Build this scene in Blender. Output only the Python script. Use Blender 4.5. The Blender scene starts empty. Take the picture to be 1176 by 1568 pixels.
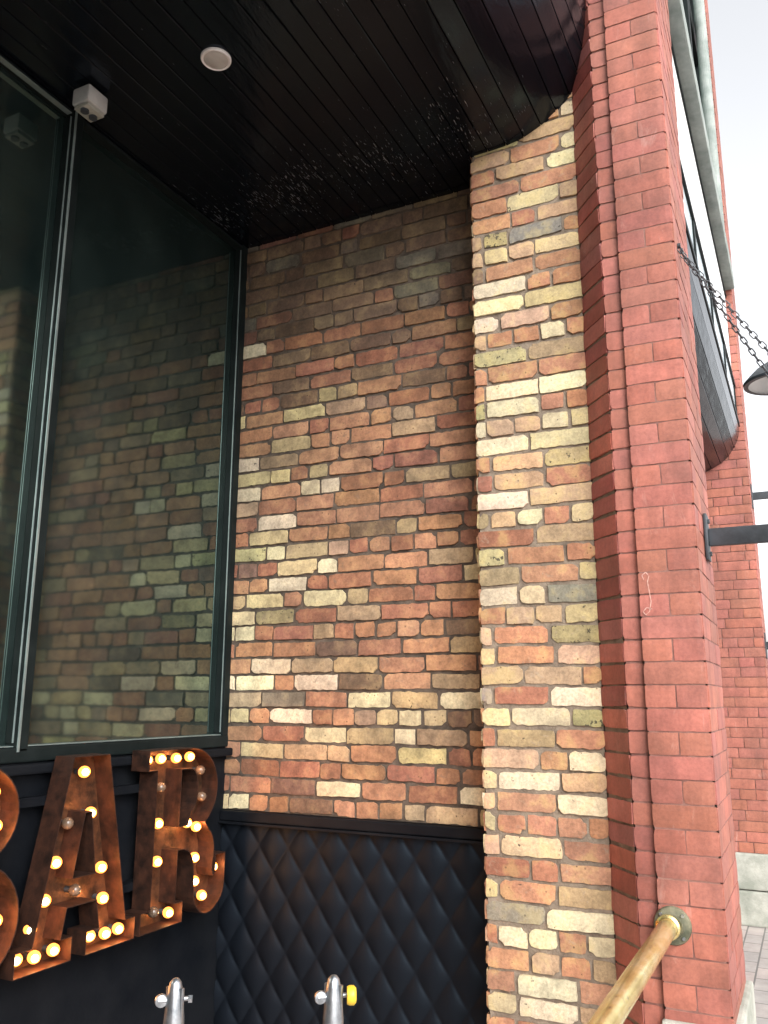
import bpy, bmesh, math, random
from mathutils import Vector, Matrix, noise
random.seed(11)
H=1.6   # eye height; coordinates below are written relative to eye level, ground at -H
scene=bpy.context.scene
col=scene.collection

# ------------------------------------------------------------ materials
def newmat(name):
    m=bpy.data.materials.new(name); m.use_nodes=True
    nt=m.node_tree; b=nt.nodes['Principled BSDF']
    return m,nt,b
def N(nt,t,**k):
    n=nt.nodes.new(t)
    for a,v in k.items(): setattr(n,a,v)
    return n
def noise_n(nt,scale,detail=4,rough=.6,vec=None,dist=0):
    n=N(nt,'ShaderNodeTexNoise'); n.inputs['Scale'].default_value=scale
    n.inputs['Detail'].default_value=detail; n.inputs['Roughness'].default_value=rough
    n.inputs['Distortion'].default_value=dist
    if vec is not None: nt.links.new(vec,n.inputs['Vector'])
    return n
def ramp(nt,src,stops):
    r=N(nt,'ShaderNodeValToRGB'); e=r.color_ramp.elements
    while len(e)<len(stops): e.new(.5)
    for x,(p,c) in zip(e,stops):
        x.position=p; x.color=c if len(c)==4 else (*c,1)
    nt.links.new(src,r.inputs[0]); return r
def mix(nt,fac,a,b,mode='MIX'):
    m=N(nt,'ShaderNodeMix',data_type='RGBA',blend_type=mode)
    if isinstance(fac,(int,float)): m.inputs[0].default_value=fac
    else: nt.links.new(fac,m.inputs[0])
    for i,x in ((6,a),(7,b)):
        if isinstance(x,tuple): m.inputs[i].default_value=(*x[:3],1)
        else: nt.links.new(x,m.inputs[i])
    return m.outputs[2]
def objvec(nt,scale=(1,1,1)):
    tc=N(nt,'ShaderNodeTexCoord'); mp=N(nt,'ShaderNodeMapping')
    mp.inputs['Scale'].default_value=scale
    nt.links.new(tc.outputs['Object'],mp.inputs[0]); return mp.outputs[0]
def bump(nt,b,src,dist=.002,strength=.6,prev=None):
    n=N(nt,'ShaderNodeBump'); n.inputs['Strength'].default_value=strength; n.inputs['Distance'].default_value=dist
    nt.links.new(src,n.inputs['Height'])
    if prev: nt.links.new(prev.outputs[0],n.inputs['Normal'])
    nt.links.new(n.outputs[0],b.inputs['Normal']); return n
def g(v): return (v,v,v,1)

def brick_mat(name,mortar,smear=.5,spots=True,chalk=0,blotch=(.62,1.25),fine=(.78,1.08),grime=(.70,1.08),streak=0,stain=0,rough=.88,bd=.003):
    m,nt,b=newmat(name)
    at=N(nt,'ShaderNodeAttribute',attribute_name='Col')
    v=objvec(nt)
    c=at.outputs['Color']
    n1=noise_n(nt,13,3,.6,v)
    r1=ramp(nt,n1.outputs[0],[(.3,g(blotch[0])),(.7,g(blotch[1]))])
    c=mix(nt,1.,c,r1.outputs[0],'MULTIPLY')
    n2=noise_n(nt,90,3,.7,v)
    r2=ramp(nt,n2.outputs[0],[(.34,g(fine[0])),(.62,g(fine[1]))])
    c=mix(nt,1.,c,r2.outputs[0],'MULTIPLY')
    if stain:
        rs=ramp(nt,n1.outputs[0],[(.50,g(0)),(.64,g(stain))])
        c=mix(nt,rs.outputs[0],c,(.46,.36,.13))
    n3=noise_n(nt,24,5,.75,v,.5)
    r3=ramp(nt,n3.outputs[0],[(.58,g(0)),(.68,g(smear))])
    c=mix(nt,r3.outputs[0],c,mortar)
    if spots:
        n4=noise_n(nt,34,3,.6,v)
        add=N(nt,'ShaderNodeMath',operation='MULTIPLY_ADD'); nt.links.new(at.outputs['Alpha'],add.inputs[0])
        add.inputs[1].default_value=.19; nt.links.new(n4.outputs[0],add.inputs[2])
        r4=ramp(nt,add.outputs[0],[(.735,g(0)),(.77,g(.85))])
        c=mix(nt,r4.outputs[0],c,(.035,.03,.024))
        vo=N(nt,'ShaderNodeTexVoronoi'); vo.inputs['Scale'].default_value=40; nt.links.new(v,vo.inputs['Vector'])
        r5=ramp(nt,vo.outputs['Distance'],[(.10,g(.7)),(.17,g(0))])
        r6=ramp(nt,n1.outputs[0],[(.52,g(0)),(.62,g(1))])
        pit=mix(nt,1.,r5.outputs[0],r6.outputs[0],'MULTIPLY')
        c=mix(nt,pit,c,(.05,.03,.02))
    if chalk:
        v2=objvec(nt,(1,1,.35))
        n7=noise_n(nt,11,5,.78,v2,1.2); r7=ramp(nt,n7.outputs[0],[(.60,g(0)),(.78,g(chalk))])
        c=mix(nt,r7.outputs[0],c,(.60,.42,.36))
    if streak:
        n9=noise_n(nt,9,4,.65,objvec(nt,(1,1,.12))); r9=ramp(nt,n9.outputs[0],[(.40,g(1-streak)),(.58,g(1))])
        c=mix(nt,1.,c,r9.outputs[0],'MULTIPLY')
    n8=noise_n(nt,2.6,4,.65,v); r8=ramp(nt,n8.outputs[0],[(.35,g(grime[0])),(.65,g(grime[1]))])
    c=mix(nt,1.,c,r8.outputs[0],'MULTIPLY')
    nt.links.new(c,b.inputs['Base Color'])
    b.inputs['Roughness'].default_value=rough
    hh=mix(nt,.4,n3.outputs[0],n2.outputs[0])
    bump(nt,b,hh,bd,.9)
    return m
def plain_mat(name,c1,c2,scale=8,rough=.7,bd=.002,bs=.5,metal=0,fine=80,spec=None,ior=None):
    m,nt,b=newmat(name); v=objvec(nt)
    n=noise_n(nt,scale,4,.65,v); r=ramp(nt,n.outputs[0],[(.35,c1),(.65,c2)])
    nt.links.new(r.outputs[0],b.inputs['Base Color'])
    b.inputs['Roughness'].default_value=rough; b.inputs['Metallic'].default_value=metal
    f=noise_n(nt,fine,3,.7,v); bump(nt,b,f.outputs[0],bd,bs)
    if ior: b.inputs['IOR'].default_value=ior
    return m

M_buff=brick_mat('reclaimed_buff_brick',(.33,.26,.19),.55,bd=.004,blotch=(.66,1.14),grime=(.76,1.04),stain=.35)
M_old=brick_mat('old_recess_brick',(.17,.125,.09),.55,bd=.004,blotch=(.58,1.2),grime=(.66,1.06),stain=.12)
M_red=brick_mat('smooth_red_brick',(.26,.10,.075),.25,spots=False,chalk=.4,blotch=(.80,1.1),fine=(.86,1.06),grime=(.74,1.06),streak=.2,rough=.6,bd=.0014)
M_mortar=plain_mat('lime_mortar',(.13,.10,.075),(.25,.20,.15),14,.95,.004,.9,fine=130)
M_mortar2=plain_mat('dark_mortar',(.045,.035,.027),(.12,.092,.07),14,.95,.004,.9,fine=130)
M_mortar_red=plain_mat('red_mortar',(.13,.055,.045),(.25,.13,.105),10,.9,.002,.7,fine=130)
M_stone=plain_mat('plinth_stone',(.24,.25,.21),(.42,.41,.36),6,.9,.004,.7,fine=60)
M_sill=plain_mat('weathered_sill',(.17,.20,.185),(.29,.32,.30),6,.8,.003,.6,fine=60)
M_frame=plain_mat('window_frame_paint',(.006,.009,.009),(.012,.016,.016),6,.42,.0006,.4,ior=1.18)
M_bead=plain_mat('aluminium_bead',(.22,.28,.28),(.36,.43,.42),6,.3,.0005,.3,metal=.6)
M_black=plain_mat('black_panel_paint',(.004,.005,.007),(.008,.009,.011),5,.5,.0012,.6,fine=40,ior=1.18)
M_white=plain_mat('white_paint',(.66,.68,.68),(.8,.8,.79),5,.45,.001,.3)
M_frost=plain_mat('pale_top_light',(.50,.58,.62),(.62,.70,.73),3,.2,.0003,.3)
M_greyplastic=plain_mat('grey_plastic',(.34,.35,.34),(.46,.46,.44),9,.45,.0006,.3)
M_steel=plain_mat('zinc_steel',(.30,.33,.36),(.52,.55,.58),30,.32,.0008,.4,metal=.9)
M_rust=plain_mat('rusted_copper_sheet',(.014,.007,.005),(.055,.022,.013),22,.5,.0015,.6,metal=.3)
M_rustdark=plain_mat('aged_tin_sheet',(.03,.018,.012),(.13,.06,.03),18,.4,.0018,.7,metal=.5)
M_iron=plain_mat('black_iron',(.015,.02,.024),(.035,.042,.05),12,.45,.001,.5)
M_yellowknob=plain_mat('yellow_plastic',(.62,.40,.03),(.72,.50,.05),12,.4,.0005,.2)

def rail_mat():
    m,nt,b=newmat('worn_brass_rail'); v=objvec(nt,(.5,1,1))
    n=noise_n(nt,9,5,.75,v); r=ramp(nt,n.outputs[0],[(.3,(.42,.29,.09)),(.5,(.66,.51,.20)),(.7,(.80,.72,.45))])
    n2=noise_n(nt,38,5,.75,v); r2=ramp(nt,n2.outputs[0],[(.58,g(0)),(.68,g(.7))])
    c=mix(nt,r2.outputs[0],r.outputs[0],(.13,.09,.05))
    nt.links.new(c,b.inputs['Base Color']); b.inputs['Roughness'].default_value=.24; b.inputs['Metallic'].default_value=.75
    bump(nt,b,n2.outputs[0],.0010,.4); return m
M_rail=rail_mat()

def board_mat():
    m,nt,b=newmat('glossy_black_boards'); 
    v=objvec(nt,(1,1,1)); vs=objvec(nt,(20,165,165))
    # gloss glints put into the base colour: short pale dashes along the boards, close to the far wall only
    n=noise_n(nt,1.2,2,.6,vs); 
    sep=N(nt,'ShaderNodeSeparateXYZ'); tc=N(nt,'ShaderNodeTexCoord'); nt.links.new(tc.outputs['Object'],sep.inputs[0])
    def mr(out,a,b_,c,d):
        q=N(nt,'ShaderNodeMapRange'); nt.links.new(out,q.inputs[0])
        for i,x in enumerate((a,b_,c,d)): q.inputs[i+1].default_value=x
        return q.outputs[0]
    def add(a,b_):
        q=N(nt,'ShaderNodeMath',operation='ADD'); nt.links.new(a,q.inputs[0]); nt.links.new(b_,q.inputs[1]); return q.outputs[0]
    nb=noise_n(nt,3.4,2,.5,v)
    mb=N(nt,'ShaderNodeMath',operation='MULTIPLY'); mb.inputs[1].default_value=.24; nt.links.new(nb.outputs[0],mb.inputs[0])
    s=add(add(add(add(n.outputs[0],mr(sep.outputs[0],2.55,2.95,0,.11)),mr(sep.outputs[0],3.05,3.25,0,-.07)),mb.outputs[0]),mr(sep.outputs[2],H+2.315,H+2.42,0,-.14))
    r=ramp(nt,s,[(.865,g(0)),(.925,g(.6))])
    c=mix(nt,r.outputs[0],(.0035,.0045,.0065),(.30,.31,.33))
    nt.links.new(c,b.inputs['Base Color'])
    b.inputs['Roughness'].default_value=.17; b.inputs['IOR'].default_value=1.42
    b.inputs['Specular Tint'].default_value=(.45,.68,1.,1)
    n1=noise_n(nt,9,3,.5,objvec(nt,(.6,2,2))); b1=bump(nt,b,n1.outputs[0],.006,.5)
    n2=noise_n(nt,110,3,.6,objvec(nt,(.5,1,1))); bump(nt,b,n2.outputs[0],.0012,.5,b1)
    return m
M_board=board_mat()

def glass_mat(name,base=(.006,.010,.010),ior=2.1,rough=.03):
    m,nt,b=newmat(name)
    b.inputs['Roughness'].default_value=rough; b.inputs['IOR'].default_value=ior
    b.inputs['Specular Tint'].default_value=(.80,1.,.90,1)
    v=objvec(nt); n=noise_n(nt,1.6,2,.4,v); bump(nt,b,n.outputs[0],.006,.35)
    d=noise_n(nt,4,4,.7,objvec(nt,(1,1,.5))); r=ramp(nt,d.outputs[0],[(.35,(base[0],base[1],base[2],1)),(.8,(.018,.028,.026,1))])
    nt.links.new(r.outputs[0],b.inputs['Base Color'])
    return m
M_glass=glass_mat('dark_window_glass',(.005,.010,.010),2.6,.055)
M_glass2=glass_mat('upper_window_glass',(.03,.045,.05),2.6)

def emis(name,c,s):
    m,nt,b=newmat(name); b.inputs['Base Color'].default_value=(*[x*.5 for x in c],1)
    b.inputs['Emission Color'].default_value=(*c,1); b.inputs['Emission Strength'].default_value=s
    m.cycles.emission_sampling='NONE'
    return m
M_bulb=emis('lit_bulb_glass',(1.,.33,.06),3.0)
M_bulbhot=emis('lit_bulb_filament',(1.,.74,.40),14.)
M_bulboff=plain_mat('unlit_bulb_glass',(.07,.045,.03),(.14,.10,.07),20,.15,.0002,.1)

def quilt_mat():
    m,nt,b=newmat('quilted_vinyl'); v=objvec(nt)
    b.inputs['Base Color'].default_value=(.0055,.007,.010,1); b.inputs['Roughness'].default_value=.48; b.inputs['IOR'].default_value=1.25
    b.inputs['Specular Tint'].default_value=(.6,.8,1.,1)
    n=noise_n(nt,160,3,.6,v); bump(nt,b,n.outputs[0],.0008,.5); return m
M_quilt=quilt_mat()

def paving_mat():
    m,nt,b=newmat('stone_paving'); v=objvec(nt)
    br=N(nt,'ShaderNodeTexBrick'); br.inputs['Scale'].default_value=2.2
    br.inputs['Color1'].default_value=(.36,.33,.31,1); br.inputs['Color2'].default_value=(.46,.38,.35,1)
    br.inputs['Mortar'].default_value=(.16,.15,.14,1); br.inputs['Mortar Size'].default_value=.012
    nt.links.new(v,br.inputs['Vector'])
    n=noise_n(nt,5,5,.7,v); r=ramp(nt,n.outputs[0],[(.3,g(.75)),(.7,g(1.15))])
    c=mix(nt,1.,br.outputs[0],r.outputs[0],'MULTIPLY'); nt.links.new(c,b.inputs['Base Color'])
    b.inputs['Roughness'].default_value=.75
    bump(nt,b,br.outputs['Fac'],.004,-.5); return m
M_pave=paving_mat()

# ------------------------------------------------------------ mesh helpers
def empty(name,loc=(0,0,0)):
    e=bpy.data.objects.new(name,None); col.objects.link(e); e.location=loc; e.empty_display_size=.2; return e
def mk(name,verts,faces,mat,parent=None,cols=None,smooth=False,mats=None,fm=None):
    me=bpy.data.meshes.new(name)
    me.from_pydata([(x,y,z+H) for x,y,z in verts],[],faces)
    if mats:
        for q in mats: me.materials.append(q)
        if fm: me.polygons.foreach_set('material_index',fm)
    else: me.materials.append(mat)
    if cols:
        a=me.color_attributes.new('Col','FLOAT_COLOR','POINT')
        a.data.foreach_set('color',[c for q in cols for c in q])
    if smooth: me.polygons.foreach_set('use_smooth',[True]*len(me.polygons))
    me.update()
    o=bpy.data.objects.new(name,me); col.objects.link(o)
    if parent: o.parent=parent
    return o
class MB:
    def __init__(s): s.v=[]; s.f=[]; s.m=[]
    def box(s,a,b,mi=0,bev=0):
        x0,y0,z0=a; x1,y1,z1=b
        k=len(s.v)
        if bev<=0:
            s.v+= [(x0,y0,z0),(x1,y0,z0),(x1,y1,z0),(x0,y1,z0),(x0,y0,z1),(x1,y0,z1),(x1,y1,z1),(x0,y1,z1)]
            fs=[(0,3,2,1),(4,5,6,7),(0,1,5,4),(1,2,6,5),(2,3,7,6),(3,0,4,7)]
            s.f+=[tuple(k+i for i in f) for f in fs]; s.m+=[mi]*6
        else:
            bm=bmesh.new(); bmesh.ops.create_cube(bm,size=1)
            for v in bm.verts: v.co=Vector(((x0+x1)/2+v.co.x*(x1-x0),(y0+y1)/2+v.co.y*(y1-y0),(z0+z1)/2+v.co.z*(z1-z0)))
            bmesh.ops.bevel(bm,geom=list(bm.edges),offset=bev,segments=2,affect='EDGES',profile=.6)
            s.addbm(bm,mi)
    def addbm(s,bm,mi=0):
        k=len(s.v); bm.verts.ensure_lookup_table(); bm.verts.index_update()
        s.v+=[tuple(v.co) for v in bm.verts]
        for f in bm.faces: s.f.append(tuple(k+v.index for v in f.verts)); s.m.append(mi)
        bm.free()
    def tube(s,p,q,r0,r1=None,n=20,mi=0,cap=True):
        r1=r0 if r1 is None else r1
        p=Vector(p); q=Vector(q); d=(q-p).normalized()
        a=d.orthogonal().normalized(); b=d.cross(a); k=len(s.v)
        for c,r in ((p,r0),(q,r1)):
            for i in range(n):
                t=2*math.pi*i/n; s.v.append(tuple(c+a*math.cos(t)*r+b*math.sin(t)*r))
        for i in range(n):
            j=(i+1)%n; s.f.append((k+i,k+j,k+n+j,k+n+i)); s.m.append(mi)
        if cap:
            s.f.append(tuple(k+n-1-i for i in range(n))); s.f.append(tuple(k+n+i for i in range(n))); s.m+=[mi]*2
    def lathe(s,c,axis,prof,n=28,mi=0):
        c=Vector(c); d=Vector(axis).normalized(); a=d.orthogonal().normalized(); b=d.cross(a); k=len(s.v)
        for (r,h) in prof:
            for i in range(n):
                t=2*math.pi*i/n; s.v.append(tuple(c+d*h+a*math.cos(t)*r+b*math.sin(t)*r))
        for j in range(len(prof)-1):
            for i in range(n):
                i2=(i+1)%n; s.f.append((k+j*n+i,k+j*n+i2,k+(j+1)*n+i2,k+(j+1)*n+i)); s.m.append(mi)
    def sphere(s,c,r,mi=0,n=12,sc=(1,1,1)):
        bm=bmesh.new(); bmesh.ops.create_uvsphere(bm,u_segments=n,v_segments=n//2+2,radius=r)
        for v in bm.verts: v.co=Vector((v.co.x*sc[0]+c[0],v.co.y*sc[1]+c[1],v.co.z*sc[2]+c[2]))
        s.addbm(bm,mi)
    def obj(s,name,mats,parent=None,smooth=False):
        o=mk(name,s.v,s.f,None,parent,mats=mats,fm=s.m,smooth=smooth)
        if smooth:
            md=o.modifiers.new('es','EDGE_SPLIT'); md.split_angle=math.radians(38)
        return o

# ------------------------------------------------------------ brickwork
def courses(L,k,style):
    out=[]
    if style=='one': return [(0,L)]
    if style=='red':
        if L<.3: return [(0,L)] if k%2==0 else [(0,L*.5),(L*.5,L)]
        s=-.1125 if k%2 else 0.
        while s<L: out.append((max(s,0),min(s+.225,L))); s+=.225
    else:
        hdr=(k%5==0)
        s=-random.choice([0,.06,.1125,.17])
        while s<L-1e-4:
            l=.108 if (hdr and random.random()<.75) or random.random()<.20 else .222
            l*=random.uniform(.94,1.05)
            out.append((max(s,0),min(s+l,L))); s+=l
    res=[]
    for a,b in out:
        if b-a<.04 and res: res[-1]=(res[-1][0],b)
        elif b-a>.03: res.append((a,b))
    return res
def brick_panel(name,P0,P1,z0,z1,colfn,mat,mortar,parent,style='buff',gap=.010,rough=1.0,pitch=.075,edge=True,proud=.006,zphase=0.):
    """bricks laid on the vertical plane P0->P1 (xy); outward normal is to the right-hand side of P0->P1"""
    a=Vector((P0[0],P0[1],0)); u=Vector((P1[0]-P0[0],P1[1]-P0[1],0)); L=u.length; u.normalize()
    n=Vector((u.y,-u.x,0))
    V=[];F=[];C=[]
    k=0; z=z0+zphase
    while z<z1:
        wob=random.uniform(-.0015,.0015)*rough
        for (s0,s1) in courses(L,k,style):
            hg=gap/2*random.uniform(.5,1.3)
            b0=s0+(hg if s0>0 or not edge else 0); b1=s1-(hg if s1<L else 0)
            zz0=z+gap/2+wob; zz1=z+pitch-gap/2+wob
            sl=0
            if rough>.5:
                zz0+=random.uniform(-.003,.003); zz1+=random.uniform(-.003,.003); sl=random.uniform(-.0025,.0025)
            big=z>4.7
            nu=1 if big else max(2,int((b1-b0)/.018)); nv=1 if big else 4
            c=colfn(a+u*(s0+s1)/2,z+pitch/2)
            dp=proud+random.uniform(-.003,.0035)*rough
            tilt=random.uniform(-.003,.003)*rough; seed=random.uniform(0,100)
            chip=[random.random()**3*.016*rough for _ in range(4)]
            base=len(V)
            for j in range(nv+1):
                for i in range(nu+1):
                    fs=i/nu; fz=j/nv
                    s=b0+(b1-b0)*fs; h=zz0+(zz1-zz0)*fz+sl*(fs-.5)*2; d=dp+tilt*(fz-.5)
                    ei=i in(0,nu); ej=j in(0,nv)
                    ns=noise.noise(Vector((s*38+seed,h*38,seed)));ns2=noise.noise(Vector((s*55,h*38+seed,3.1)))
                    if ei: s+=.004*rough*ns; d-=.0008
                    if ej: h+=.0052*rough*ns2; d-=.0008
                    if ei and ej:
                        q=chip[(0 if i==0 else 1)+(0 if j==0 else 2)]
                        s+=(q if i==0 else -q)*.8; h+=(q if j==0 else -q)*.6
                    d+=ns*.0015*rough
                    p=a+u*s+n*d; V.append((p.x,p.y,h)); C.append(c)
            W=nu+1
            for j in range(nv):
                for i in range(nu):
                    F.append((base+j*W+i,base+j*W+i+1,base+(j+1)*W+i+1,base+(j+1)*W+i))
            per=[i for i in range(nu+1)]+[j*W+nu for j in range(1,nv+1)]+[nv*W+i for i in range(nu-1,-1,-1)]+[j*W for j in range(nv-1,0,-1)]
            kb=len(V)
            for q in per:
                x,y,h=V[base+q]; V.append((x-n.x*.03,y-n.y*.03,h)); C.append(c)
            m=len(per)
            for i in range(m):
                j=(i+1)%m; F.append((base+per[j],base+per[i],kb+i,kb+j))
        z+=pitch; k+=1
    o=mk(name,V,F,mat,parent,cols=C)
    e=.004
    nn=max(2,int(L/.02)); mm=max(2,int((z1-z0)/.03)); VV=[];FF=[]
    for j in range(mm+1):
        for i in range(nn+1):
            s=e+(L-2*e)*i/nn; h=z0+(z1-z0)*j/mm
            d=noise.noise(Vector((s*25,h*25,a.x+a.y)))*.003*rough+.0012*rough
            p=a+u*s+n*d; VV.append((p.x,p.y,h))
    for j in range(mm):
        for i in range(nn):
            q=j*(nn+1)+i; FF.append((q,q+1,q+nn+2,q+nn+1))
    mk(name+'_mortar',VV,FF,mortar,parent,smooth=True)
    return o
def jit(c,a=.12,spot=0.):
    k=1+random.uniform(-a,a); return (c[0]*k*random.uniform(.95,1.05),c[1]*k*random.uniform(.95,1.05),c[2]*k*random.uniform(.9,1.1),spot)
def pick(opts):
    t=sum(w for w,_,_ in opts); r=random.uniform(0,t)
    for w,c,s in opts:
        r-=w
        if r<=0: return jit(c,.15,s*random.uniform(.5,1.))
    return jit(opts[-1][1])
CREAM=(.68,.57,.38);YEL=(.57,.455,.25);BUFF=(.42,.295,.175);OLIVE=(.40,.34,.17);ORA=(.42,.215,.12);RED=(.335,.145,.088)
BROWN=(.20,.122,.08);GREY=(.22,.185,.135);PEACH=(.54,.35,.22);DARK=(.10,.07,.05);TERR=(.46,.225,.13)
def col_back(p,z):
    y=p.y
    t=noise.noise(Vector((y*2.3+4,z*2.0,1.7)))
    if z>1.75: return pick([(4,(.16,.10,.065),0),(3.5,(.19,.13,.08),0),(1.5,(.17,.145,.105),0),(1.,(.22,.105,.07),0)])  # top courses darker: shade under the ceiling put into the brick colour
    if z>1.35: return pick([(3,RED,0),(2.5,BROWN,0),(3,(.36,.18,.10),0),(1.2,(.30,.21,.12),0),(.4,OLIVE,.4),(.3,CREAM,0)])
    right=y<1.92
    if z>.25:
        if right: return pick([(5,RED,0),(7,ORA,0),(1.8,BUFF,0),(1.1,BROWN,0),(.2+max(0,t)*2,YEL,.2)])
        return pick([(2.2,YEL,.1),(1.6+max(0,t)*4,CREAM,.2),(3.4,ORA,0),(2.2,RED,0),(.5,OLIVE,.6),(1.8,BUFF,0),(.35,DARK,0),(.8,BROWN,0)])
    return pick([(1.7,CREAM,.1),(2.4,BUFF,0),(1.5,YEL,.1),(3.6,ORA,0),(.3,GREY,0),(.8,BROWN,0),(1.6,RED,0)])
def col_pier(p,z):
    return pick([(3.2,CREAM,.3),(3.0,PEACH,.1),(1.7,YEL,.5),(3.7,TERR,0),(1.5,(.40,.17,.10),0),(1.0,OLIVE,1.),(.15,(.27,.24,.20),.3),(.4,BROWN,.3),(1.4,BUFF,.3)])
def col_red(p,z): return jit((.38,.128,.09),.10)
def col_red_d(p,z): return jit(random.choice([(.44,.125,.095),(.48,.155,.115),(.35,.095,.075),(.40,.14,.115)]),.13)
def col_red_p(p,z): return jit((.375,.128,.092),.10)

B=empty('brick_building')
XB=3.35; YG=2.46; XP=3.13
ZB=-.49; ZT=2.31
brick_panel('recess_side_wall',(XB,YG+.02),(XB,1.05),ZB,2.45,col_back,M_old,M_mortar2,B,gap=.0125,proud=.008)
brick_panel('buff_pier_face',(XP,1.12),(XP,.668),-H,2.95,col_pier,M_buff,M_mortar,B,gap=.0135,proud=.008)
brick_panel('buff_pier_return',(XB-.02,1.12),(XP,1.12),-H,2.45,col_pier,M_buff,M_mortar,B,gap=.0135,proud=.008)
brick_panel('red_splay',(XP-.002,.668),(3.003,.561),-H,4.6,col_red_d,M_red,M_mortar,B,style='one',gap=.010,rough=.6,proud=.006)
brick_panel('red_rebate',(3.0,.561),(3.0,.498),-H,4.6,col_red_p,M_red,M_mortar_red,B,style='one',gap=.007,rough=.45,proud=.005)
brick_panel('red_jamb_face',(2.978,.496),(2.978,.302),-H,4.6,col_red_p,M_red,M_mortar_red,B,style='red',gap=.0050,rough=.3,proud=.0030)
brick_panel('red_pilaster_front',(2.98,.30),(3.48,.30),-H,9.,col_red_p,M_red,M_mortar_red,B,style='red',gap=.0050,rough=.3,proud=.0030)
core=MB()
core.box((3.005,.305,-H),(3.47,.56,9.)); core.box((XP+.005,.56,-H),(3.47,1.115,4.6)); core.box((2.985,.305,-H),(3.0,.493,4.6))
core.box((XB+.005,1.12,-H),(3.6,YG+.6,4.6))
core.obj('wall_core',[M_mortar2],B)
# old painted tag on the jamb face
tag=MB(); tp=[(.500,.40),(.505,.415),(.492,.425),(.482,.412),(.488,.392),(.484,.36),(.480,.325),(.487,.292),(.500,.280),(.508,.292),(.496,.305),(.478,.300)]
tp=[(y-.022,z) for y,z in tp]
for (ya,za),(yb,zb_) in zip(tp,tp[1:]):
    d=Vector((0,yb-ya,zb_-za)).normalized(); nn_=Vector((0,-d.z,d.y))*.0016
    kk=len(tag.v)
    for P_,sg in (((2.9735,ya,za),-1),((2.9735,ya,za),1),((2.9735,yb,zb_),1),((2.9735,yb,zb_),-1)):
        tag.v.append((P_[0],P_[1]+nn_.y*sg,P_[2]+nn_.z*sg))
    tag.f.append((kk,kk+1,kk+2,kk+3)); tag.m.append(0)
tag.obj('paint_tag',[plain_mat('faded_white_paint',(.38,.16,.12),(.55,.36,.31),60,.8,.001,.3)],B)
X2=7.2
brick_panel('far_jamb_face',(X2,1.3),(X2,.302),-1.1,9.,col_red,M_red,M_mortar_red,B,style='red2',gap=.006,rough=.25)
brick_panel('far_pilaster_front',(X2,.30),(X2+.5,.30),-1.1,9.,col_red_p,M_red,M_mortar_red,B,style='red',gap=.005,rough=.22)
c2=MB(); c2.box((X2+.004,.304,-H),(X2+.496,3.,9.)); c2.obj('far_pier_core',[M_mortar2],B)
brick_panel('near_pilaster_return',(3.48,.30),(3.48,1.3),-H,5.,col_red,M_red,M_mortar_red,B,style='red2',gap=.006,rough=.25)
pl=MB()
pl.box((2.955,.275,-H),(3.50,.505,-.955),0,.012)
for i,(a,b) in enumerate(((-H,-1.36),(-1.352,-1.1))):
    pl.box((X2-.03,.27,a),(X2+.53,.75,b),0,.012); pl.box((X2-.03,.758,a),(X2+.5,1.3,b),0,.012)
pl.obj('stone_plinth',[M_stone],B)

# ------------------------------------------------------------ boarded ceiling / cove
prof1=[(2.60,2.31),(2.0,2.31),(1.5,2.31),(1.11,2.31),(1.0,2.312),(.89,2.325),(.79,2.37),(.715,2.43),(.655,2.495),(.605,2.60),(.577,2.71),(.567,2.9),(.563,3.3),(.56,4.6)]
prof2=[(1.3,1.80),(1.0,1.80),(.75,1.805),(.62,1.82),(.52,1.86),(.44,1.92),(.38,2.0),(.345,2.08),(.33,2.16)]
def cm(p0,p1,p2,p3,t):
    return tuple(.5*((2*b)+(-a+c)*t+(2*a-5*b+4*c-d)*t*t+(-a+3*b-3*c+d)*t**3) for a,b,c,d in zip(p0,p1,p2,p3))
def walk(prof,step):
    pts=[]
    for i in range(len(prof)-1):
        a=prof[max(i-1,0)];b=prof[i];c=prof[i+1];d=prof[min(i+2,len(prof)-1)]
        for k in range(12): pts.append(cm(a,b,c,d,k/12))
    pts.append(prof[-1])
    out=[pts[0]]; acc=0
    for p,q in zip(pts,pts[1:]):
        l=math.dist(p,q)
        while acc+l>=step:
            t=(step-acc)/l; p=(p[0]+(q[0]-p[0])*t,p[1]+(q[1]-p[1])*t); out.append(p); l=math.dist(p,q); acc=0
        acc+=l
    return out
def cove(prof,x0,x1,parent,name):
    V=[];F=[]
    st=walk(prof,.082)
    for p,q in zip(st,st[1:]):
        ty=q[0]-p[0]; tz=q[1]-p[1]; l=math.hypot(ty,tz); ty/=l; tz/=l
        ny,nz=(tz,-ty)
        if nz>0 or (abs(nz)<.05 and ny>0): ny,nz=-ny,-nz
        off=random.uniform(-.0012,.0012)
        sec=[(0.001,-.008),(.0025,off-.0005),(.006,off),(l-.006,off+random.uniform(-.001,.001)),(l-.0025,off-.0005),(l-.001,-.008)]
        k=len(V); nx=24
        for i in range(nx+1):
            x=x0+(x1-x0)*i/nx; w=noise.noise(Vector((x*1.3,p[0]*7,p[1]*7)))*.0014
            for s,d in sec:
                V.append((x,p[0]+ty*s+ny*(d+w),p[1]+tz*s+nz*(d+w)))
        m=len(sec)
        for i in range(nx):
            for j in range(m-1):
                a=k+i*m+j; F.append((a,a+1,a+m+1,a+m))
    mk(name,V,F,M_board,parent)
    V=[];F=[]
    for (y,z) in st: V+= [(x0,y+.010,z+.012),(x1,y+.010,z+.012)]
    for i in range(len(st)-1): F.append((2*i,2*i+1,2*i+3,2*i+2))
    mk(name+'_backing',V,F,M_black,parent)
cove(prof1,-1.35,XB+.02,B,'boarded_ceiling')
cove(prof2,3.49,X2,B,'far_bay_boarding')
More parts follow.
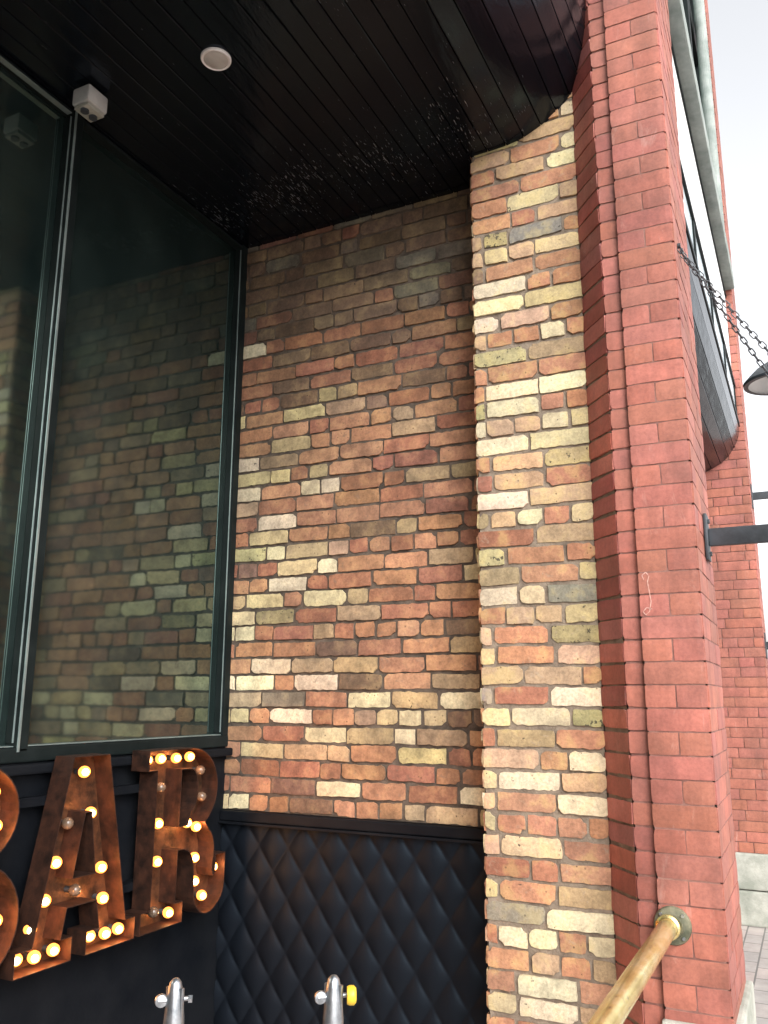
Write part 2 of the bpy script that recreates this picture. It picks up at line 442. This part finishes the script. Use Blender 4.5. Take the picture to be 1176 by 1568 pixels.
top=MB(); top.box((-2.2,.56,4.6),(3.0,3.2,4.75)); top.box((-2.2,.31,4.6),(2.99,.56,9.)); top.obj('upper_wall_core',[M_mortar_red],B)

# ------------------------------------------------------------ near side of the bay
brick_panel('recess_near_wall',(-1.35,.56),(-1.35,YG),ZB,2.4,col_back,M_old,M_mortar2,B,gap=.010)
brick_panel('near_side_pilaster_front',(-1.9,.30),(-1.35,.30),-H,4.6,col_red_p,M_red,M_mortar_red,B,style='red')
lc=MB(); lc.box((-1.9,.305,-H),(-1.355,3.,9.)); lc.obj('near_side_core',[M_mortar_red],B)

# ------------------------------------------------------------ window wall
w=MB()
ZG=-.18
w.box((-1.35,YG+.03,ZG),(XB,YG+.05,2.33),1)
def vert(x,wd,dep=.05):
    w.box((x-wd/2,YG-dep,ZG),(x+wd/2,YG+.03,2.312),0,.004)
vert(2.165,.050,.02)
vert(3.322,.045,.015)
vert(.75,.055,.02)
for x in (2.137,2.193,3.296,.717,.783):
    w.box((x-.0025,YG-.002,ZG+.03),(x+.0025,YG+.029,2.28),0)
    w.box((x-.0028,YG-.006,ZG+.03),(x+.0028,YG-.0021,2.28),2,.001)
w.box((2.141,YG-.0245,ZG),(2.151,YG-.0205,2.3),2,.001)
w.box((-1.35,YG-.02,ZG-.035),(XB-.01,YG+.03,ZG+.014),0,.005)
w.box((-1.35,YG-.006,ZG+.016),(XB-.05,YG+.029,ZG+.020),2,.002)
w.box((-1.35,YG-.01,2.290),(XB-.01,YG+.03,2.306),0,.003)
w.box((-1.35,YG-.0145,2.2865),(2.13,YG+.010,2.2895),2,.001)
w.obj('shopfront_window',[M_frame,M_glass,M_bead],B)
pn=MB()
pn.box((-1.35,YG-.005,-H),(XB,YG+.05,ZG-.036),0)
pn.box((-1.35,YG-.05,ZG-.075),(XB-.01,YG-.006,ZG-.04),0,.008)
pn.box((XB-.035,1.122,ZB-.045),(XB+.02,YG-.006,ZB-.002),0,.006)
pn.box((XB-.045,1.122,ZB-.058),(XB+.02,YG-.006,ZB-.047),0,.003)
pn.obj('black_stallriser',[M_black],B)

V=[];F=[]
ny,nz=190,200; y0,y1=1.122,YG-.008; z0,z1=-H,ZB-.06
for j in range(nz+1):
    for i in range(ny+1):
        y=y0+(y1-y0)*i/ny; z=z0+(z1-z0)*j/nz
        wv=.006*noise.noise(Vector((y*3,z*3,0)))
        a=((y+wv)/.15+z/.21); b=((y+wv)/.15-z/.21)
        h=(abs(math.sin(math.pi*a))**.6)*(abs(math.sin(math.pi*b))**.6)
        V.append((XB-.008-.017*h,y,z))
for j in range(nz):
    for i in range(ny):
        q=j*(ny+1)+i; F.append((q,q+ny+1,q+ny+2,q+1))
mk('quilted_panel',V,F,M_quilt,None,smooth=True)

# ------------------------------------------------------------ ceiling fittings
cl=MB()
c=(2.16,1.76,2.309)
cl.lathe(c,(0,0,-1),[(.056,0),(.056,.006),(.052,.011),(.048,.010),(.046,.008),(.001,.013)],36,0)
cl.lathe(c,(0,0,-1),[(.045,.0095),(.030,.013),(.015,.0145),(.0005,.015)],36,1)
cl.obj('ceiling_light',[M_white,M_greyplastic],None,True)
sb=MB(); sx,sy,sz=-.108,-.040,.018
def sbx(a,b,mi,bv): sb.box((a[0]+sx,a[1]+sy,a[2]+sz),(b[0]+sx,b[1]+sy,b[2]+sz),mi,bv)
sbx((2.145,2.30,2.205),(2.245,2.385,2.275),0,.008)
sbx((2.17,2.32,2.275),(2.22,2.365,2.295),1,.003)
sbx((2.152,2.307,2.188),(2.238,2.378,2.204),2,.004)
sb.tube((2.172+sx,2.342+sy,2.188+sz),(2.172+sx,2.342+sy,2.180+sz),.016,mi=1); sb.tube((2.215+sx,2.342+sy,2.188+sz),(2.215+sx,2.342+sy,2.180+sz),.016,mi=1)
sb.obj('security_sensor',[M_greyplastic,M_iron,M_stone],None,True)

# ------------------------------------------------------------ BAR sign
S=empty('bar_sign')
YS=2.40
def letter(name,loops,lights,depth=.085,off=()):
    cu=bpy.data.curves.new(name,'CURVE'); cu.dimensions='2D'; cu.fill_mode='BOTH'
    for lp in loops:
        sp=cu.splines.new('POLY'); sp.points.add(len(lp)-1)
        for p,(x,y) in zip(sp.points,lp): p.co=(x,y,0,1)
        sp.use_cyclic_u=True
    cu.extrude=.003
    o=bpy.data.objects.new('t',cu); col.objects.link(o)
    dg=bpy.context.evaluated_depsgraph_get(); dg.update()
    me=bpy.data.meshes.new_from_object(o.evaluated_get(dg))
    vs=[(v.co.x,YS-v.co.z,v.co.y) for v in me.vertices]; fs=[tuple(p.vertices) for p in me.polygons]
    bpy.data.objects.remove(o)
    mk(name+'_plate',vs,fs,M_rustdark,S)
    r=MB(); t=.004
    for lp in loops:
        n=len(lp); nor=[]
        for i in range(n):
            p=Vector(lp[i-1]);q=Vector(lp[i]);s=Vector(lp[(i+1)%n])
            d1=(q-p).normalized();d2=(s-q).normalized()
            m_=(Vector((d1.y,-d1.x))+Vector((d2.y,-d2.x)))
            m_=m_/max(.6,m_.length) if m_.length>0 else Vector((0,0)); nor.append(m_)
        k=len(r.v)
        for i in range(n):
            for sg,yy in ((-1,YS+.004),(-1,YS-depth),(1,YS-depth),(1,YS+.004)):
                r.v.append((lp[i][0]+nor[i].x*t*.5*sg,yy,lp[i][1]+nor[i].y*t*.5*sg))
        for i in range(n):
            j=(i+1)%n
            for a in range(4):
                b=(a+1)%4; r.f.append((k+i*4+a,k+j*4+a,k+j*4+b,k+i*4+b)); r.m.append(0)
    r.obj(name+'_returns',[M_rust],S)
    bl=MB()
    for idx,(x,z) in enumerate(lights):
        lit=idx not in off
        x+=random.uniform(-.006,.006); z+=random.uniform(-.006,.006)
        bl.tube((x,YS-.003,z),(x,YS-.028,z),.011,.011,12,2)
        bl.sphere((x,YS-.044,z),.0205,0 if lit else 3,14,(1,1.1,1))
        if lit:
            bl.sphere((x-.008,YS-.057,z),.0125,1,10)
            ld=bpy.data.lights.new('bulb_lamp','POINT'); ld.energy=.6*random.uniform(.7,1.3); ld.color=(1,.38,.11); ld.shadow_soft_size=.01
            lo=bpy.data.objects.new(name+'_bulb_lamp',ld); col.objects.link(lo); lo.location=(x-.006,YS-.079,z+H); lo.parent=S
    bl.obj(name+'_bulbs',[M_bulb,M_bulbhot,M_iron,M_bulboff],S,True)
def arc(cx,cy,rx,ry,a0,a1,n=12):
    return [(cx+rx*math.cos(math.radians(a0+(a1-a0)*i/n)),cy+ry*math.sin(math.radians(a0+(a1-a0)*i/n))) for i in range(n+1)]
bA=-.86; tA=-.20
A_out=[(2.10,bA),(2.335,bA),(2.335,bA+.075),(2.285,bA+.075),(2.302,bA+.17),(2.438,bA+.17),(2.458,bA+.075),(2.40,bA+.075),(2.40,bA),(2.64,bA),(2.64,bA+.075),(2.59,bA+.075),
       (2.455,tA),(2.285,tA),(2.165,bA+.075),(2.10,bA+.075)]
A_in=[(2.318,bA+.26),(2.422,bA+.26),(2.385,bA+.47),(2.355,bA+.47)]
letter('letter_a',[A_out,A_in],[(2.37,tA-.06),(2.315,-.42),(2.27,-.54),(2.235,-.66),(2.19,-.74),(2.14,-.82),(2.22,-.82),(2.30,-.82),
  (2.425,-.40),(2.37,-.645),(2.49,-.60),(2.515,-.70),(2.45,-.82),(2.53,-.82),(2.60,-.82)],off=(1,9))
R_out=[(2.67,bA),(2.91,bA),(2.91,bA+.075),(2.865,bA+.075),(2.865,bA+.27),(2.90,bA+.27)]+arc(2.90,bA+.17,.07,.10,90,0,6)+\
  [(2.975,bA+.10)]+arc(3.07,bA+.10,.095,.10,180,300,8)+arc(3.13,bA+.12,.05,.09,290,370,5)+[(3.18,bA+.22),(3.115,bA+.22),(3.112,bA+.15),(3.10,bA+.14)]+\
  [(3.09,bA+.17)]+arc(3.02,bA+.24,.08,.10,-10,60,5)+arc(2.93,tA-.165,.175,.165,-55,90,14)+[(2.67,tA),(2.67,tA-.075),(2.72,tA-.075),(2.72,bA+.075),(2.67,bA+.075)]
R_in=[(2.865,bA+.36),(2.92,bA+.36)]+arc(2.925,tA-.165,.05,.085,-80,80,8)+[(2.865,tA-.08)]
letter('letter_r',[R_out,R_in],[(2.70,tA-.035),(2.78,tA-.035),(2.87,tA-.035),(2.96,tA-.04),(3.04,tA-.10),(3.055,tA-.20),(2.79,tA-.14),(2.79,tA-.28),(2.96,tA-.30),
   (2.79,tA-.42),(3.03,-.52),(2.79,tA-.60),(3.02,-.64),(3.03,-.73),(3.08,-.80),(3.145,-.70),(2.87,-.82)],off=(4,5,6,11))
B_out=[(1.58,bA),(1.90,bA)]+arc(1.90,bA+.185,.20,.185,-90,60,14)+arc(1.89,tA-.155,.175,.155,-50,90,14)+[(1.58,tA),(1.58,tA-.075),(1.64,tA-.075),(1.64,bA+.075),(1.58,bA+.075)]
B_i1=[(1.79,bA+.09),(1.88,bA+.09)]+arc(1.885,bA+.18,.06,.09,-90,90,8)+[(1.79,bA+.27)]
B_i2=[(1.79,tA-.24),(1.87,tA-.24)]+arc(1.875,tA-.16,.05,.08,-90,90,8)+[(1.79,tA-.08)]
letter('letter_b',[B_out,B_i1,B_i2],[(1.62,tA-.04),(1.71,tA-.04),(1.80,tA-.04),(1.90,tA-.04),(1.99,tA-.09),(2.01,tA-.19),(1.96,tA-.28),(1.71,tA-.16),(1.71,tA-.28),(1.71,tA-.40),(1.71,tA-.52),
   (1.62,bA+.04),(1.71,bA+.04),(1.80,bA+.04),(1.90,bA+.04),(2.0,bA+.09),(2.045,bA+.18),(2.01,bA+.28)],off=(6,17))
br=MB(); br.box((1.55,YS+.006,-.36),(3.1,YG-.006,-.33)); br.box((1.55,YS+.006,-.72),(3.1,YG-.006,-.69)); br.obj('mounting_rails',[M_black],S)

# ------------------------------------------------------------ handrail
hr=MB(); yr=.465; zr=-.685
hr.tube((2.96,yr,zr),(-1.2,yr+.01,zr),.029,n=32,mi=0)
for xx in (.2,-1.1): hr.tube((xx,yr+.01,zr),(xx,yr+.01,-H),.026,n=24,mi=0)
hr.lathe((2.978,yr-.01,zr),(-1,0,0),[(.001,.018),(.032,.030),(.036,.018),(.054,.014),(.057,.009),(.057,0)],40,1)
hr.lathe((2.955,yr,zr),(-1,0,0),[(.029,.0),(.036,.0),(.037,.018),(.030,.024)],32,0)
for k in range(4):
    t=math.pi/4+k*math.pi/2; cy=yr-.01+.046*math.cos(t); cz=zr+.046*math.sin(t)
    hr.tube((2.966,cy,cz),(2.956,cy,cz),.006,.005,6,2)
M_flange=plain_mat('weathered_flange',(.06,.065,.04),(.19,.18,.12),20,.6,.002,.6,metal=.3)
hr.obj('handrail',[M_rail,M_flange,M_steel],None,True)

# ------------------------------------------------------------ small steel posts with knobs
def post(name,x,y,zt,knob):
    p=MB()
    p.lathe((x,y,-H),(0,0,1),[(.13,0),(.13,.008),(.12,.014),(.03,.018)],32,0)
    p.lathe((x,y,-H),(0,0,1),[(.027,.015),(.027,H+zt-.10),(.020,H+zt-.03),(.015,H+zt-.008),(.008,H+zt),(.0005,H+zt+.002)],20,0)
    p.box((x-.006,y-.026,zt-.13),(x+.006,y+.026,zt-.02),0,.003)
    p.tube((x-.03,y+.03,zt-.05),(x+.03,y-.03,zt-.05),.006,n=12)
    p.lathe((x-.018,y+.030,zt-.05),(-.6,-.5,0),[(.0005,0),(.015,0),(.017,.006),(.015,.012),(.0005,.014)],20,0)
    if knob: p.lathe((x+.022,y-.028,zt-.05),(.5,-.8,0),[(.0005,0),(.021,0),(.024,.006),(.024,.018),(.018,.024),(.0005,.025)],14,1)
    else: p.lathe((x+.02,y-.028,zt-.05),(.5,-.8,0),[(.0005,0),(.010,0),(.010,.010),(.0005,.011)],6,0)
    p.obj(name,[M_steel,M_yellowknob],None,True)
post('barrier_post',1.95,1.56,-.715,False)
post('barrier_post',2.15,1.20,-.712,True)

# ------------------------------------------------------------ sign bracket with stay chains
k=MB()
zb=.575; xb=3.24
k.box((xb-.035,.283,zb-.085),(xb+.035,.295,zb+.085),0,.003)
k.box((xb-.012,-1.05,zb-.032),(xb+.012,.282,zb+.032),0,.003)
for s in (-.06,.06): k.tube((xb,.284,zb+s),(xb,.276,zb+s),.010,.008,6)
def link(c,d,up,L=.032,W=.010,r=.0024):
    d=Vector(d).normalized(); s=Vector(up); s=(s-d*s.dot(d)).normalized(); nrm=d.cross(s); c=Vector(c)
    n=16;m=6; kk=len(k.v)
    for i in range(n):
        t=2*math.pi*i/n; ct=math.cos(t);st=math.sin(t)
        ax=(L/2-W)*(1 if ct>0 else -1)+W*ct; p=c+d*ax+s*(W*st)
        o=(d*ct+s*st)
        for j in range(m):
            a=2*math.pi*j/m; k.v.append(tuple(p+o*r*math.cos(a)+nrm*r*math.sin(a)))
    for i in range(n):
        for j in range(m):
            a=kk+i*m+j;b=kk+i*m+(j+1)%m;c_=kk+((i+1)%n)*m+(j+1)%m;d_=kk+((i+1)%n)*m+j
            k.f.append((a,b,c_,d_)); k.m.append(0)
def chain(p,q):
    p=Vector(p);q=Vector(q); L=(q-p).length; n=int(L/.025); d=(q-p)/L
    for i in range(n):
        c=p+d*(i+.5)*L/n; c.z-=.02*math.sin(math.pi*(i+.5)/n)
        link(c,d,(1,0,0) if i%2 else (0,.3,1))
chain((3.06,.294,1.64),(3.24,-.25,zb+.03)); chain((3.14,.294,1.66),(3.24,-.38,zb+.03))
k.tube((3.06,.31,1.645),(3.06,.285,1.645),.010); k.tube((3.14,.31,1.665),(3.14,.285,1.665),.010)
k.obj('sign_bracket',[M_iron],None,True)

# ------------------------------------------------------------ street lamp (pole stands outside the frame)
l=MB(); cx,cy,cz=5.,.0,1.76
l.lathe((cx,cy,cz),(0,0,1),[(.165,-.035),(.190,-.035),(.192,-.02),(.165,.01),(.12,.055),(.06,.095),(.04,.12),(.035,.17),(.015,.18)],36,0)
l.lathe((cx,cy,cz),(0,0,1),[(.186,-.034),(.16,.005),(.115,.048),(.05,.088),(.001,.09)],36,1)
l.sphere((cx,cy,cz+.02),.035,1,14,(1,1,1.2))
pp=[(cx,cy,cz+.17),(cx,cy-.03,cz+.22),(cx,cy-.12,cz+.26),(cx,cy-.25,cz+.26),(cx,cy-.6,cz+.10)]
for a,b in zip(pp,pp[1:]): l.tube(a,b,.014,n=12)
l.tube((cx,cy-.62,-H),(cx,cy-.62,cz+.3),.04,.03); l.lathe((cx,cy-.62,-H),(0,0,1),[(.12,0),(.12,.04),(.07,.10),(.045,.5)],24,0)
l.obj('street_lamp',[M_iron,M_white],None,True)
k2=MB()
for zz in (1.62,.42):
    k2.box((7.35,-.1,zz-.03),(7.38,.292,zz+.03),0,.003); k2.box((7.33,.285,zz-.1),(7.40,.296,zz+.1),0,.003)
k2.obj('wall_bracket',[M_iron],None)

# ------------------------------------------------------------ far bay: shopfront, fascia, upper windows
f=MB()
f.box((3.5,.95,-H),(X2-.01,1.0,1.83),1)
for xx in (3.52,4.4,5.3,6.2,7.12): f.box((xx,.90,-H),(xx+.05,.949,1.795),0,.004)
f.box((3.5,.90,-H),(X2-.01,.949,-.9),0)
f.box((3.5,.325,2.165),(X2-.01,.40,2.20),0,.005)
f.box((3.5,.345,2.202),(X2-.01,.38,2.50),4)
for xx in (3.5,4.4,5.3,6.2,7.13): f.box((xx,.335,2.202),(xx+.05,.344,2.50),0)
f.box((3.5,.33,2.502),(X2-.01,.40,2.53),0,.004)
f.box((3.5,.35,2.532),(X2-.01,.45,3.36),2,.004)
f.box((3.5,.34,3.3),(X2-.01,.349,3.33),0)
f.box((3.5,.27,3.365),(X2-.01,.50,3.50),3,.012)
f.box((3.5,.43,3.505),(X2-.01,.46,9.),1)
for xx in (3.5,4.4,5.3,6.2,7.09): f.box((xx,.38,3.505),(xx+.07,.429,8.9),0,.006)
for zz in (3.51,4.3,5.5,5.6,7.0): f.box((3.58,.385,zz),(7.08,.4285,zz+.06),0,.006)
f.tube((6.75,.33,3.5),(6.75,.33,8.9),.045,n=20,mi=3)
f.obj('far_bay_windows',[M_frame,M_glass2,M_white,M_sill,M_frost],B)

mk('pavement',[(-150,-150,-H),(150,-150,-H),(150,150,-H),(-150,150,-H)],[(0,1,2,3)],M_pave)

# ------------------------------------------------------------ light
az=Vector((-.60,-.60,.58)).normalized()
sd=bpy.data.lights.new('sun','SUN'); sd.energy=1.05; sd.angle=math.radians(45); sd.color=(1,.985,.96)
so=bpy.data.objects.new('sun',sd); col.objects.link(so)
so.rotation_euler=az.to_track_quat('Z','Y').to_euler(); so.location=(-3,-3,8)
wd=bpy.data.worlds.new('World'); scene.world=wd; wd.use_nodes=True
nt=wd.node_tree; bg=nt.nodes['Background']
sky=N(nt,'ShaderNodeTexSky',sky_type='NISHITA'); sky.sun_disc=False
sky.sun_elevation=math.asin(az.z); sky.sun_rotation=math.atan2(az.x,az.y)
sky.air_density=1.0; sky.dust_density=4.; sky.ozone_density=1.
hs=N(nt,'ShaderNodeHueSaturation'); hs.inputs['Saturation'].default_value=.12; hs.inputs['Value'].default_value=2.8
nt.links.new(sky.outputs[0],hs.inputs['Color']); nt.links.new(hs.outputs[0],bg.inputs[0]); bg.inputs[1].default_value=.15

# ------------------------------------------------------------ camera
th,p,r=.4571,.2162,.0036
Fv=Vector((math.cos(th)*math.cos(p),math.sin(th)*math.cos(p),math.sin(p)))
Rv=Vector((math.sin(th),-math.cos(th),0)); Uv=Rv.cross(Fv)
R2=Rv*math.cos(r)+Uv*math.sin(r); U2=-Rv*math.sin(r)+Uv*math.cos(r)
cd=bpy.data.cameras.new('camera'); co=bpy.data.objects.new('camera',cd); col.objects.link(co)
mt=Matrix((R2,U2,-Fv)).transposed().to_4x4(); mt.translation=Vector((0,0,H)); co.matrix_world=mt
cd.sensor_fit='VERTICAL'; cd.sensor_height=36; cd.lens=36*1305.4/1568; cd.clip_start=.02; cd.clip_end=600
scene.camera=co
scene.view_settings.view_transform='Standard'; scene.view_settings.look='None'; scene.view_settings.exposure=0
